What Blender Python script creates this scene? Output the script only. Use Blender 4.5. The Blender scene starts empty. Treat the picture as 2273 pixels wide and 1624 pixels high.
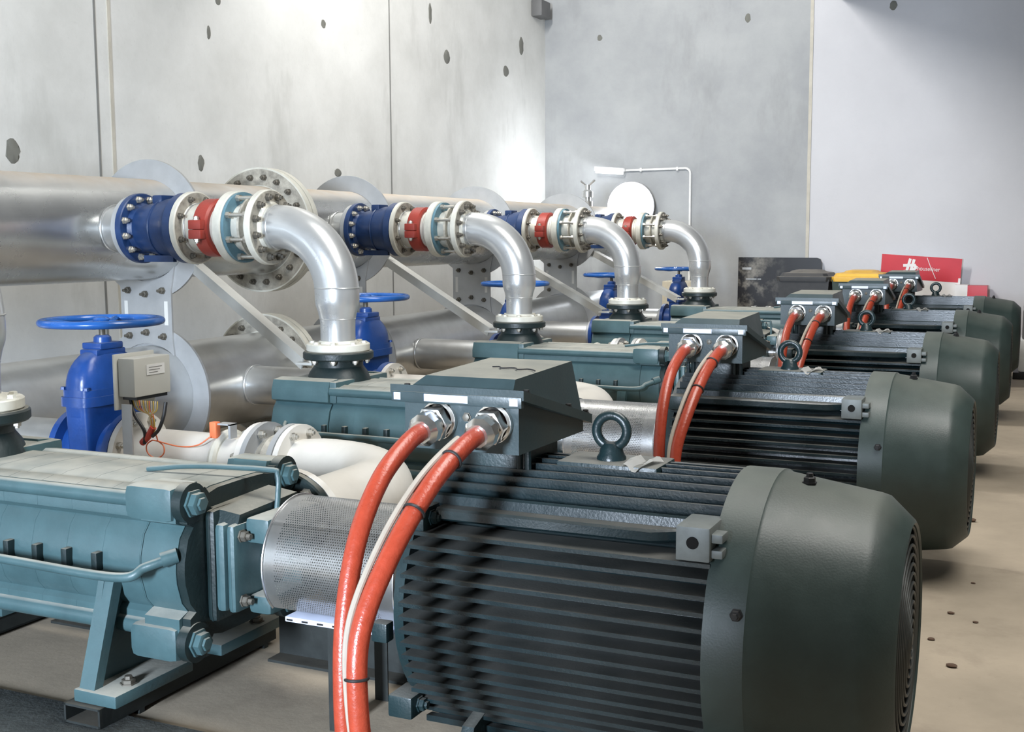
import bpy, bmesh, math, random
from mathutils import Vector, Matrix
random.seed(7)
S = bpy.context.scene
COL = S.collection
PI = math.pi
HC = 1.242                      # camera height above the floor (m)

# ------------------------------------------------------------------ camera
def cam_axes(y, p, r):
    fw = Vector((-math.sin(y)*math.cos(p), math.cos(y)*math.cos(p), -math.sin(p)))
    rt = Vector((math.cos(y), math.sin(y), 0)); up = rt.cross(fw)
    c, s = math.cos(r), math.sin(r)
    return c*rt+s*up, -s*rt+c*up, fw
cam_d = bpy.data.cameras.new('camera'); cam = bpy.data.objects.new('camera', cam_d); COL.objects.link(cam)
_r, _u, _f = cam_axes(math.radians(24.763), math.radians(6.260), math.radians(-0.281))
M = Matrix.Identity(4)
for i in range(3):
    M[i][0] = _r[i]; M[i][1] = _u[i]; M[i][2] = -_f[i]
M[0][3], M[1][3], M[2][3] = 0, 0, HC
cam.matrix_world = M
cam_d.sensor_fit = 'HORIZONTAL'; cam_d.sensor_width = 36; cam_d.lens = 2611.0/2273*36
cam_d.clip_start = .05; cam_d.clip_end = 80
S.camera = cam

# ------------------------------------------------------------------ world, lights, exposure
w = bpy.data.worlds.new('daylight'); S.world = w; w.use_nodes = True
w.node_tree.nodes['Background'].inputs[0].default_value = (.80, .86, .95, 1)
w.node_tree.nodes['Background'].inputs[1].default_value = .22
def area(name, loc, target, sx, sy, power, col):
    l = bpy.data.lights.new(name, 'AREA'); l.shape = 'RECTANGLE'; l.size = sx; l.size_y = sy
    l.energy = power; l.color = col
    o = bpy.data.objects.new(name, l); COL.objects.link(o); o.location = loc
    o.rotation_euler = (Vector(target)-Vector(loc)).to_track_quat('-Z', 'Y').to_euler()
    return o
area('door_daylight', (-1.35, -4.4, 1.75), (-1.9, 3.5, .8), .6, 1.5, 1150, (.74, .85, 1))
area('roof_light_left', (-4.2, 7.4, 5.25), (-1.2, 13.0, 1.6), .4, 1.6, 270, (1, .98, .95))
area('roof_light_middle', (-1.6, 4.0, 6.1), (-4.2, 5.0, 0), 1.4, 8.0, 560, (1, .98, .94))
S.view_settings.view_transform = 'Standard'; S.view_settings.look = 'None'
S.view_settings.exposure = .14; S.view_settings.gamma = 1.0; S.view_settings.use_curve_mapping = False

# ------------------------------------------------------------------ materials
def nt(m): return m.node_tree.nodes, m.node_tree.links
def mat(name, col, rough=.5, metal=0.0, var=.12, vscale=6, bump=0.0, bscale=60, dust=0.0, dustcol=(.46, .42, .36), coat=0.0, stretch=None, rvar=.1):
    m = bpy.data.materials.new(name); m.use_nodes = True
    n, l = nt(m); b = n['Principled BSDF']
    b.inputs['Metallic'].default_value = metal
    b.inputs['Coat Weight'].default_value = coat
    tc = n.new('ShaderNodeTexCoord'); mp = n.new('ShaderNodeMapping')
    l.new(tc.outputs['Object'], mp.inputs[0])
    if stretch: mp.inputs['Scale'].default_value = stretch
    no = n.new('ShaderNodeTexNoise'); no.inputs['Scale'].default_value = vscale; no.inputs['Detail'].default_value = 6
    no.inputs['Roughness'].default_value = .62
    l.new(mp.outputs[0], no.inputs['Vector'])
    mx = n.new('ShaderNodeMix'); mx.data_type = 'RGBA'
    lo = tuple(max(0, c*(1-var)) for c in col); hi = tuple(min(1, c*(1+var)) for c in col)
    mx.inputs[6].default_value = (*lo, 1); mx.inputs[7].default_value = (*hi, 1)
    rp = n.new('ShaderNodeMapRange'); rp.inputs[1].default_value = .3; rp.inputs[2].default_value = .7
    l.new(no.outputs['Fac'], rp.inputs[0]); l.new(rp.outputs[0], mx.inputs[0])
    out = mx.outputs[2]
    rr = n.new('ShaderNodeMapRange'); rr.inputs[3].default_value = max(.02, rough-rvar); rr.inputs[4].default_value = min(1, rough+rvar)
    l.new(no.outputs['Fac'], rr.inputs[0]); rout = rr.outputs[0]
    if dust:
        g = n.new('ShaderNodeNewGeometry'); sp = n.new('ShaderNodeSeparateXYZ'); l.new(g.outputs['Normal'], sp.inputs[0])
        dr = n.new('ShaderNodeMapRange'); dr.inputs[1].default_value = .68; dr.inputs[2].default_value = .99; dr.inputs[4].default_value = dust
        l.new(sp.outputs['Z'], dr.inputs[0])
        n2 = n.new('ShaderNodeTexNoise'); n2.inputs['Scale'].default_value = 9; n2.inputs['Detail'].default_value = 5
        l.new(mp.outputs[0], n2.inputs['Vector'])
        mr = n.new('ShaderNodeMapRange'); mr.inputs[1].default_value = .25; mr.inputs[2].default_value = .6; mr.inputs[3].default_value = .55
        l.new(n2.outputs['Fac'], mr.inputs[0])
        mu = n.new('ShaderNodeMath'); mu.operation = 'MULTIPLY'; l.new(dr.outputs[0], mu.inputs[0]); l.new(mr.outputs[0], mu.inputs[1])
        md = n.new('ShaderNodeMix'); md.data_type = 'RGBA'; l.new(mu.outputs[0], md.inputs[0]); l.new(out, md.inputs[6]); md.inputs[7].default_value = (*dustcol, 1)
        out = md.outputs[2]
        mm = n.new('ShaderNodeMix'); l.new(mu.outputs[0], mm.inputs[0]); l.new(rout, mm.inputs[2]); mm.inputs[3].default_value = .85
        rout = mm.outputs[0]
        if metal:
            me = n.new('ShaderNodeMath'); me.operation = 'MULTIPLY_ADD'; l.new(mu.outputs[0], me.inputs[0]); me.inputs[1].default_value = -metal; me.inputs[2].default_value = metal
            l.new(me.outputs[0], b.inputs['Metallic'])
    l.new(out, b.inputs['Base Color']); l.new(rout, b.inputs['Roughness'])
    if bump:
        n3 = n.new('ShaderNodeTexNoise'); n3.inputs['Scale'].default_value = bscale; n3.inputs['Detail'].default_value = 4
        l.new(mp.outputs[0], n3.inputs['Vector'])
        bp = n.new('ShaderNodeBump'); bp.inputs['Strength'].default_value = bump; bp.inputs['Distance'].default_value = .01
        l.new(n3.outputs['Fac'], bp.inputs['Height']); l.new(bp.outputs[0], b.inputs['Normal'])
    return m

def emit(name, col, k):
    m = bpy.data.materials.new(name); m.use_nodes = True
    n, l = nt(m); b = n['Principled BSDF']; b.inputs['Base Color'].default_value = (*col, 1)
    b.inputs['Emission Color'].default_value = (*col, 1); b.inputs['Emission Strength'].default_value = k
    return m

def concrete(name, c1, c2, stain, scale=.9, streak=.5, rough=.8):
    m = bpy.data.materials.new(name); m.use_nodes = True
    n, l = nt(m); b = n['Principled BSDF']; b.inputs['Roughness'].default_value = rough
    tc = n.new('ShaderNodeTexCoord')
    def noise(sc, det, vec=(1, 1, 1), loc=(0, 0, 0)):
        mp = n.new('ShaderNodeMapping'); mp.inputs['Scale'].default_value = vec; mp.inputs['Location'].default_value = loc
        l.new(tc.outputs['Object'], mp.inputs[0])
        t = n.new('ShaderNodeTexNoise'); t.inputs['Scale'].default_value = sc; t.inputs['Detail'].default_value = det; t.inputs['Roughness'].default_value = .65
        l.new(mp.outputs[0], t.inputs['Vector']); return t.outputs['Fac']
    def rng(x, a, bb, c=0, d=1):
        r = n.new('ShaderNodeMapRange'); r.inputs[1].default_value = a; r.inputs[2].default_value = bb; r.inputs[3].default_value = c; r.inputs[4].default_value = d
        l.new(x, r.inputs[0]); return r.outputs[0]
    def mix(f, a, c):
        x = n.new('ShaderNodeMix'); x.data_type = 'RGBA'; l.new(f, x.inputs[0])
        if isinstance(a, tuple): x.inputs[6].default_value = (*a, 1)
        else: l.new(a, x.inputs[6])
        if isinstance(c, tuple): x.inputs[7].default_value = (*c, 1)
        else: l.new(c, x.inputs[7])
        return x.outputs[2]
    base = mix(rng(noise(scale, 8), .35, .65), c1, c2)
    base = mix(rng(noise(scale*1.6, 6, (1, 1, .35), (3, 1, 2)), .56, .72, 0, streak), base, stain)
    base = mix(rng(noise(45, 3), .62, .8, 0, .25), base, stain)
    l.new(base, b.inputs['Base Color'])
    bp = n.new('ShaderNodeBump'); bp.inputs['Strength'].default_value = .12; bp.inputs['Distance'].default_value = .01
    l.new(noise(30, 6), bp.inputs['Height']); l.new(bp.outputs[0], b.inputs['Normal'])
    return m

MT = {}
MT['wall'] = concrete('pale_concrete', (.54, .54, .515), (.70, .70, .675), (.40, .40, .375), .8, .6)
MT['wall_far'] = concrete('grey_concrete', (.29, .30, .31), (.40, .41, .41), (.22, .225, .225), .7, .6)
MT['wall_far_pale'] = concrete('pale_far_concrete', (.52, .52, .54), (.58, .58, .60), (.48, .48, .50), .5, .25)
MT['ceiling'] = concrete('ceiling_concrete', (.40, .40, .39), (.46, .46, .45), (.34, .34, .33))
MT['floor'] = concrete('dusty_floor', (.29, .245, .185), (.40, .335, .255), (.16, .13, .10), 1.3, .55, .75)
MT['hole'] = mat('dark_grout', (.16, .16, .14), .9)
MT['seal'] = mat('joint_sealant', (.50, .47, .40), .8)
MT['seal_dark'] = mat('dark_joint', (.20, .20, .19), .8)
MT['motor'] = mat('motor_paint', (.010, .024, .027), .34, 0, .2, 8, .10, 130, .45, (.33, .31, .27))
MT['fins'] = mat('motor_housing_paint', (.007, .017, .020), .26, 0, .2, 8, .05, 170, .32, (.27, .25, .22))
MT['cover'] = mat('fan_cover_paint', (.031, .048, .044), .42, .0, .14, 14, .05, 220, .30, (.30, .30, .26))
MT['boxgreen'] = mat('terminal_box_paint', (.026, .045, .050), .36, 0, .15, 10, .04, 160, .75, (.33, .32, .27))
MT['lug'] = mat('worn_lug_paint', (.14, .155, .15), .45, .1, .2, 20)
MT['pump'] = mat('pump_paint', (.048, .094, .103), .38, 0, .15, 8, .06, 90, .88, (.40, .39, .34))
MT['pumpdark'] = mat('pump_dark_paint', (.008, .018, .019), .45, 0, .2, 8, .10, 90, .6, (.40, .38, .32))
MT['galv'] = mat('galvanised_steel', (.58, .59, .585), .33, .82, .10, 5, 0, 40, .0, rvar=.04)
MT['galvdust'] = mat('dusty_galvanised_steel', (.56, .57, .565), .27, .85, .12, 3.5, 0, 30, 1.0, (.47, .40, .32), rvar=.04)
MT['galvflat'] = mat('dull_galvanised_plate', (.40, .41, .415), .55, .45, .10, 7, .05, 50, .3)
MT['alu'] = mat('silver_painted_pipe', (.56, .57, .565), .28, .65, .05, 6, 0, 60, .25, (.58, .56, .50), rvar=.03)
MT['cream'] = mat('cream_painted_flange', (.60, .59, .52), .48, .15, .12, 12, .06, 60, .3)
MT['flangedirty'] = mat('dirty_flange_face', (.36, .34, .29), .6, .2, .4, 18, .2, 60)
MT['white'] = mat('white_painted_pipe', (.68, .66, .61), .40, .05, .06, 7, .04, 60, .3)
MT['blue'] = mat('blue_valve_paint', (.010, .050, .21), .32, 0, .2, 10, .06, 90, .35, (.20, .24, .32))
MT['bluedark'] = mat('navy_valve_paint', (.010, .034, .11), .42, 0, .25, 12, .06, 90, .3, (.20, .22, .30))
MT['wheel'] = mat('blue_handwheel_paint', (.016, .095, .34), .25, 0, .12, 8, .04, 60)
MT['teal'] = mat('teal_ring_paint', (.10, .20, .25), .45, 0, .2, 12)
MT['red'] = mat('red_coupling_paint', (.30, .036, .024), .42, 0, .15, 14, .08, 80)
MT['zinc'] = mat('zinc_bolt', (.50, .48, .43), .38, .8, .2, 30)
MT['dkbolt'] = mat('dark_bolt', (.13, .12, .10), .5, .5, .3, 30)
MT['nickel'] = mat('nickel_gland', (.74, .72, .68), .2, .95, .06, 12)
MT['cable'] = mat('orange_cable_sheath', (.33, .046, .022), .30, 0, .10, 60, .12, 160)
MT['earth'] = mat('grey_sheath', (.33, .29, .24), .5)
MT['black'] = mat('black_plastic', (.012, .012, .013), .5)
MT['holeblack'] = mat('unlit_hole', (.004, .004, .004), .95, rvar=0)
MT['grille'] = mat('grille_wire', (.035, .040, .038), .5, .3)
MT['steelbright'] = mat('bright_steel', (.72, .72, .72), .25, .95)
MT['jbox'] = mat('grey_plastic_box', (.50, .50, .46), .45, 0, .05)
MT['label'] = mat('label_white', (.72, .72, .70), .4)
MT['lip_glare_blue'] = mat('pale_blue_lip_and_glare', (.62, .68, .86), .35)  # pale blue of the guard lips, also the painted glare on lid lips
MT['wireorange'] = mat('orange_wire', (.80, .20, .08), .45)
MT['wireyellow'] = mat('yellow_wire', (.62, .42, .08), .5)
MT['wirewhite'] = mat('white_wire', (.62, .56, .46), .5)
MT['wirered'] = mat('red_wire', (.50, .05, .03), .5)
MT['brace'] = mat('brace_paint', (.50, .50, .47), .45, .25, .08)
MT['cover_plate'] = mat('dark_steel_plate', (.060, .068, .068), .6, .2, .3, 30, .3, 120)
MT['skid'] = mat('skid_steel', (.018, .022, .021), .6, .2, .3, 12, .05, 60, .25, (.33, .29, .23))
MT['binblack'] = mat('black_bin_plastic', (.035, .035, .036), .5, 0, .2, 12, 0, 10, .75, (.26, .24, .21))
MT['binyellow'] = mat('yellow_bin_lid', (.78, .45, .06), .42)
MT['bingreen'] = mat('dark_green_bin', (.03, .05, .035), .5)
MT['signred'] = mat('red_print', (.58, .035, .05), .4, 0, .06)
MT['signwhite'] = mat('white_print', (.80, .78, .76), .4, 0, .04)
MT['card'] = mat('beige_cabinet_paint', (.56, .50, .38), .5)
MT['greybox'] = mat('grey_case', (.12, .12, .12), .5)
MT['debris'] = mat('debris', (.10, .06, .04), .9)
MT['slab'] = mat('dark_canopy_paint', (.10, .10, .105), .7)
MT['lamp'] = emit('glowdisc_lens', (.90, .94, 1), 26)
MT['tube'] = emit('fluorescent_tube', (.95, .97, 1), 3)

def perforated():
    m = mat('perforated_steel', (.74, .74, .73), .27, .9, .04, 6, rvar=.02)
    n, l = nt(m); b = n['Principled BSDF']; out = n['Material Output']
    tc = n.new('ShaderNodeTexCoord'); sp = n.new('ShaderNodeSeparateXYZ'); l.new(tc.outputs['Object'], sp.inputs[0])
    def mth(op, a, c=None):
        x = n.new('ShaderNodeMath'); x.operation = op
        for i, v in enumerate((a, c)):
            if v is None: continue
            if isinstance(v, (int, float)): x.inputs[i].default_value = v
            else: l.new(v, x.inputs[i])
        return x.outputs[0]
    ang = mth('MULTIPLY', mth('ARCTAN2', sp.outputs['Y'], sp.outputs['Z']), .16/.0068)
    u = mth('DIVIDE', sp.outputs['X'], .0068)
    row = mth('FLOOR', ang); par = mth('MULTIPLY', mth('MODULO', mth('ABSOLUTE', row), 2), .5)
    fu = mth('SUBTRACT', mth('FRACT', mth('ADD', mth('ADD', u, 400), par)), .5)
    fv = mth('SUBTRACT', mth('FRACT', mth('ADD', ang, 400)), .5)
    d = mth('SQRT', mth('ADD', mth('MULTIPLY', fu, fu), mth('MULTIPLY', fv, fv)))
    hole = mth('LESS_THAN', d, .23)
    xin = mth('MULTIPLY', mth('GREATER_THAN', sp.outputs['X'], -.145), mth('LESS_THAN', sp.outputs['X'], .15))
    hole = mth('MULTIPLY', hole, xin)
    tr = n.new('ShaderNodeBsdfTransparent'); ms = n.new('ShaderNodeMixShader')
    l.new(hole, ms.inputs[0]); l.new(b.outputs[0], ms.inputs[1]); l.new(tr.outputs[0], ms.inputs[2]); l.new(ms.outputs[0], out.inputs[0])
    return m
MT['perf'] = perforated()

def photo_print():
    m = mat('dark_photo_print', (.020, .021, .024), .35)
    n, l = nt(m); b = n['Principled BSDF']
    tc = n.new('ShaderNodeTexCoord'); no = n.new('ShaderNodeTexNoise'); no.inputs['Scale'].default_value = 5; no.inputs['Detail'].default_value = 9; no.inputs['Roughness'].default_value = .7
    l.new(tc.outputs['Object'], no.inputs['Vector'])
    sp = n.new('ShaderNodeSeparateXYZ'); l.new(tc.outputs['Object'], sp.inputs[0])
    mr = n.new('ShaderNodeMapRange'); mr.inputs[1].default_value = .1; mr.inputs[2].default_value = -.35; l.new(sp.outputs['X'], mr.inputs[0])
    mu = n.new('ShaderNodeMath'); mu.operation = 'MULTIPLY'; l.new(mr.outputs[0], mu.inputs[0])
    r2 = n.new('ShaderNodeMapRange'); r2.inputs[1].default_value = .46; r2.inputs[2].default_value = .68; l.new(no.outputs['Fac'], r2.inputs[0]); l.new(r2.outputs[0], mu.inputs[1])
    mx = n.new('ShaderNodeMix'); mx.data_type = 'RGBA'; mx.inputs[6].default_value = (.014, .014, .016, 1); mx.inputs[7].default_value = (.30, .28, .24, 1)
    l.new(mu.outputs[0], mx.inputs[0]); l.new(mx.outputs[2], b.inputs['Base Color'])
    return m
MT['photo'] = photo_print()

# ------------------------------------------------------------------ mesh builder
V = Vector
class MB:
    def __init__(s): s.bm = bmesh.new()
    def box(s, x0, x1, y0, y1, z0, z1, bev=0, seg=2):
        r = bmesh.ops.create_cube(s.bm, size=1)['verts']
        bmesh.ops.transform(s.bm, verts=r, matrix=Matrix.Translation(((x0+x1)/2, (y0+y1)/2, (z0+z1)/2)) @ Matrix.Diagonal((abs(x1-x0), abs(y1-y0), abs(z1-z0), 1)))
        if bev:
            ed = {e for v in r for e in v.link_edges}
            bmesh.ops.bevel(s.bm, geom=list(ed), offset=bev, segments=seg, affect='EDGES', profile=.6)
        return s
    def lathe(s, prof, origin, axis, seg=40, closed=False):
        """prof: list of (t along the axis, radius)"""
        a = V(axis).normalized(); h = V((0, 0, 1)) if abs(a.z) < .9 else V((1, 0, 0))
        u = a.cross(h).normalized(); v = a.cross(u); o = V(origin); rings = []
        for t, r in prof:
            if r < 1e-6: rings.append([s.bm.verts.new(o+a*t)])
            else: rings.append([s.bm.verts.new(o+a*t+(u*math.cos(2*PI*i/seg)+v*math.sin(2*PI*i/seg))*r) for i in range(seg)])
        pairs = list(zip(rings, rings[1:]))
        if closed: pairs.append((rings[-1], rings[0]))
        for A, B in pairs:
            for i in range(seg):
                j = (i+1) % seg
                if len(A) == 1 and len(B) == 1: continue
                if len(A) == 1: s.bm.faces.new((A[0], B[j], B[i]))
                elif len(B) == 1: s.bm.faces.new((A[i], A[j], B[0]))
                else: s.bm.faces.new((A[i], A[j], B[j], B[i]))
        return s
    def cyl(s, p0, p1, r, r1=None, seg=24):
        p0, p1 = V(p0), V(p1); L = (p1-p0).length
        return s.lathe([(0, 0), (0, r), (L, r if r1 is None else r1), (L, 0)], p0, p1-p0, seg)
    def tube(s, pts, r, seg=14, cap=True, rs=None):
        pts = [V(p) for p in pts]; rings = []; n = len(pts)
        d = (pts[1]-pts[0]).normalized(); h = V((0, 0, 1)) if abs(d.z) < .9 else V((1, 0, 0)); u = d.cross(h).normalized()
        for i, p in enumerate(pts):
            t = (pts[min(i+1, n-1)]-pts[max(i-1, 0)]).normalized()
            u = (u-t*u.dot(t)).normalized(); v = t.cross(u); rr = rs[i] if rs else r
            rings.append([s.bm.verts.new(p+(u*math.cos(2*PI*k/seg)+v*math.sin(2*PI*k/seg))*rr) for k in range(seg)])
        for A, B in zip(rings, rings[1:]):
            for k in range(seg):
                j = (k+1) % seg; s.bm.faces.new((A[k], A[j], B[j], B[k]))
        if cap: s.bm.faces.new(rings[0][::-1]); s.bm.faces.new(rings[-1])
        return s
    def torus(s, c, axis, R, r, seg=40, rs=12):
        prof = [(r*math.sin(2*PI*i/rs), R+r*math.cos(2*PI*i/rs)) for i in range(rs)]
        return s.lathe(prof, c, axis, seg, True)
    def prism(s, poly, p0, p1, frame):
        """poly of 2-D points in the frame (e1, e2), swept from p0 to p1"""
        e1, e2 = V(frame[0]), V(frame[1]); p0, p1 = V(p0), V(p1)
        A = [s.bm.verts.new(p0+e1*a+e2*b) for a, b in poly]; B = [s.bm.verts.new(p1+e1*a+e2*b) for a, b in poly]
        n = len(poly)
        for i in range(n):
            j = (i+1) % n; s.bm.faces.new((A[i], A[j], B[j], B[i]))
        s.bm.faces.new(A[::-1]); s.bm.faces.new(B); return s
    def loft(s, secs):
        R = [[s.bm.verts.new(p) for p in q] for q in secs]; n = len(R[0])
        for A, B in zip(R, R[1:]):
            for i in range(n):
                j = (i+1) % n; s.bm.faces.new((A[i], A[j], B[j], B[i]))
        s.bm.faces.new(R[0][::-1]); s.bm.faces.new(R[-1]); return s
    def ring(s, c, axis, r0, r1, t, seg=40):
        """flat annulus of thickness t, centred on c"""
        return s.lathe([(-t/2, r0), (-t/2, r1), (t/2, r1), (t/2, r0)], c, axis, seg, True)
    def disc(s, c, axis, r, t, seg=40, bev=.004):
        return s.lathe([(-t/2, 0), (-t/2, r-bev), (-t/2+bev, r), (t/2-bev, r), (t/2, r-bev), (t/2, 0)], c, axis, seg)

ORG = {}
def build(name, mb, m, org=(0, 0, 0), sharp=35):
    bm = mb.bm
    bmesh.ops.recalc_face_normals(bm, faces=bm.faces)
    for v in bm.verts: v.co -= V(org)
    a = math.radians(sharp)
    for f in bm.faces: f.smooth = True
    for e in bm.edges:
        if len(e.link_faces) == 2 and e.calc_face_angle(0) > a: e.smooth = False
    me = bpy.data.meshes.new(name); bm.to_mesh(me); bm.free()
    me.materials.append(MT[m] if isinstance(m, str) else m)
    return me
def tag(o, label, cat, group=None):
    o['label'] = label; o['category'] = cat
    if group: o['group'] = group
def thing(name, label, cat, loc, group=None):
    o = bpy.data.objects.new(name, None); o.empty_display_size = .1; COL.objects.link(o); o.location = loc
    ORG[o.name] = V(loc); tag(o, label, cat, group); return o
def part(name, mb, m, parent, label=None):
    org = ORG[parent.name]
    o = bpy.data.objects.new(name, build(name, mb, m, org)); COL.objects.link(o); o.parent = parent
    ORG[o.name] = org
    if label: o['label'] = label
    return o
def solo(name, mb, m, label, cat, loc, group=None):
    o = bpy.data.objects.new(name, build(name, mb, m, loc)); COL.objects.link(o); o.location = loc
    ORG[o.name] = V(loc); tag(o, label, cat, group); return o
def struct(name, mb, m, parent=None):
    o = bpy.data.objects.new(name, build(name, mb, m)); COL.objects.link(o); ORG[o.name] = V((0, 0, 0))
    if parent: o.parent = parent
    else: o['kind'] = 'structure'
    return o
def copy_tree(o, parent=None):
    c = o.copy(); COL.objects.link(c)
    if parent is not None: c.parent = parent; c.matrix_parent_inverse = o.matrix_parent_inverse
    for ch in [x for x in KIDS.get(o.name, [])]: copy_tree(ch, c)
    return c
KIDS = {}
def index_kids():
    KIDS.clear()
    for o in bpy.data.objects:
        if o.parent: KIDS.setdefault(o.parent.name, []).append(o)
BOLT = {}
def bolt_mesh(axis, d, h, m, stud):
    key = (tuple(axis), d, h, m, stud)
    if key not in BOLT:
        b = MB(); a = V(axis)
        b.lathe([(0, 0), (0, d*.62), (h*.25, d*.62), (h*.25, d*.5), (h*.9, d*.5), (h, d*.42), (h, d*.3), (h+stud, d*.28), (h+stud, 0)] if stud else
                [(0, 0), (0, d*.62), (h*.25, d*.62), (h*.25, d*.5), (h*.9, d*.5), (h, d*.4), (h, 0)], (0, 0, 0), a, 6)
        BOLT[key] = build('bolt', b, m)
    return BOLT[key]
def bolts(parent, c, axis, R, n, d=.024, h=.018, m='zinc', phase=.5, stud=.008, only=None, name='bolt'):
    a = V(axis).normalized(); hh = V((0, 0, 1)) if abs(a.z) < .9 else V((1, 0, 0))
    u = a.cross(hh).normalized(); v = a.cross(u); me = bolt_mesh(axis, d, h, m, stud)
    for i in range(n):
        if only and not only(i): continue
        t = 2*PI*(i+phase)/n
        o = bpy.data.objects.new(name, me); COL.objects.link(o); o.parent = parent
        o.location = V(c)+(u*math.cos(t)+v*math.sin(t))*R-ORG[parent.name]
def one_bolt(parent, c, axis, d=.024, h=.018, m='zinc', stud=.006, name='bolt'):
    o = bpy.data.objects.new(name, bolt_mesh(tuple(axis), d, h, m, stud)); COL.objects.link(o); o.parent = parent
    o.location = V(c)-ORG[parent.name]
def spline(pts, n=12):
    P = [V(p) for p in pts]; P = [P[0]*2-P[1]]+P+[P[-1]*2-P[-2]]; out = []
    for i in range(1, len(P)-2):
        for k in range(n):
            t = k/n; a, b, c, d = P[i-1], P[i], P[i+1], P[i+2]
            out.append(.5*((2*b)+(c-a)*t+(2*a-5*b+4*c-d)*t*t+(3*b-a-3*c+d)*t**3))
    out.append(P[-2]); return out

Z = lambda z: z+HC              # height relative to the eye -> height above the floor
AY, AZ = 2.52, Z(-.842)         # axis of the nearest pump set
PITCH = 2.0; NSET = 5
XL, YF = -5.55, 13.0            # left wall, far wall
HX, HZ, LZ = -4.51, Z(.050), Z(-.855)
HR = .270
CEIL = 6.2

# ------------------------------------------------------------------ the room
struct('floor', MB().box(XL-.2, 5.2, -6.2, YF+.2, -.15, 0), 'floor')
wl = struct('wall_left', MB().box(XL-.2, XL, -6.2, YF+.2, 0, CEIL), 'wall')
XS = -2.455
wf = struct('wall_far', MB().box(XL, XS, YF, YF+.2, 0, CEIL), 'wall_far')
struct('wall_far_right', MB().box(XS, 5.2, YF+.002, YF+.2, 0, CEIL), 'wall_far_pale')
struct('wall_front_blocker', MB().box(-1.08, 5.2, -1.40, -1.20, 0, CEIL).box(XL-.2, -4.6, -1.40, -1.20, 0, CEIL).box(-4.6, -1.08, -1.40, -1.20, 3.2, CEIL), 'wall_far')  # unseen wall, its doorway edge placed to cut off the daylight
struct('wall_right', MB().box(5.0, 5.2, -6.2, YF, 0, CEIL), 'wall_far')
struct('ceiling', MB().box(XL-.2, 5.2, -6.2, YF+.2, CEIL, CEIL+.2), 'ceiling')
for i, (yy, m) in enumerate(((5.79, 'seal_dark'), (9.42, 'seal_dark'))):
    struct('trim_%d' % (i+1), MB().box(XL-.004, XL+.004, yy-.008, yy+.008, 0, CEIL), m)
struct('trim_3', MB().box(XS-.022, XS+.012, YF-.008, YF+.004, 0, CEIL), 'seal')
struct('trim_4', MB().box(XL-.004, XL+.006, 5.90, 5.925, 0, CEIL), 'seal')
def wallray(u, v, X=None, Y=None):
    d = _r*((u-1136.5)/2611)-_u*((v-812)/2611)+_f
    t = X/d.x if X is not None else Y/d.y
    p = d*t; return V((p.x, p.y, p.z+HC))
for (u, v, ry, rz) in ((28, 335, .055, .075), (718, 53, .035, .035), (955, 30, .03, .10), (992, 126, .06, .07), (446, 362, .035, .06), (463, 72, .02, .05), (750, 383, .05, .035), (1123, 158, .07, .06), (1157, 102, .06, .10), (484, 2, .03, .03)):
    p = wallray(u, v, X=XL+.001)
    b = MB(); b.lathe([(-.001, 0), (-.001, 1), (.002, .9), (.002, 0)], (0, 0, 0), (1, 0, 0), 14)
    for q in b.bm.verts: q.co = V((q.co.x+p.x, p.y+q.co.y*ry*(1+.2*random.uniform(-1, 1)), p.z+q.co.z*rz))
    struct('tie_hole', b, 'hole', wl)
for (u, v, rx, rz) in ((1660, 40, .03, .05), (1331, 84, .03, .035), (1983, 12, .04, .05)):
    p = wallray(u, v, Y=YF-.001)
    b = MB(); b.lathe([(-.001, 0), (-.001, 1), (.002, .9), (.002, 0)], (0, 0, 0), (0, -1, 0), 14)
    for q in b.bm.verts: q.co = V((p.x+q.co.x*rx*(1+.2*random.uniform(-1, 1)), q.co.y+p.y, p.z+q.co.z*rz))
    struct('tie_hole', b, 'hole', wf)
b = MB().box(-2.17, 5.0, 8.6, YF, Z(2.47), Z(2.75))  # real slab edge; its unseen depth is lengthened to block roof light
solo('concrete_canopy', b, 'slab', 'dark slab edge jutting from the far wall at the top right of the view', 'canopy', (1.4, 10.8, Z(2.47)))

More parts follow.
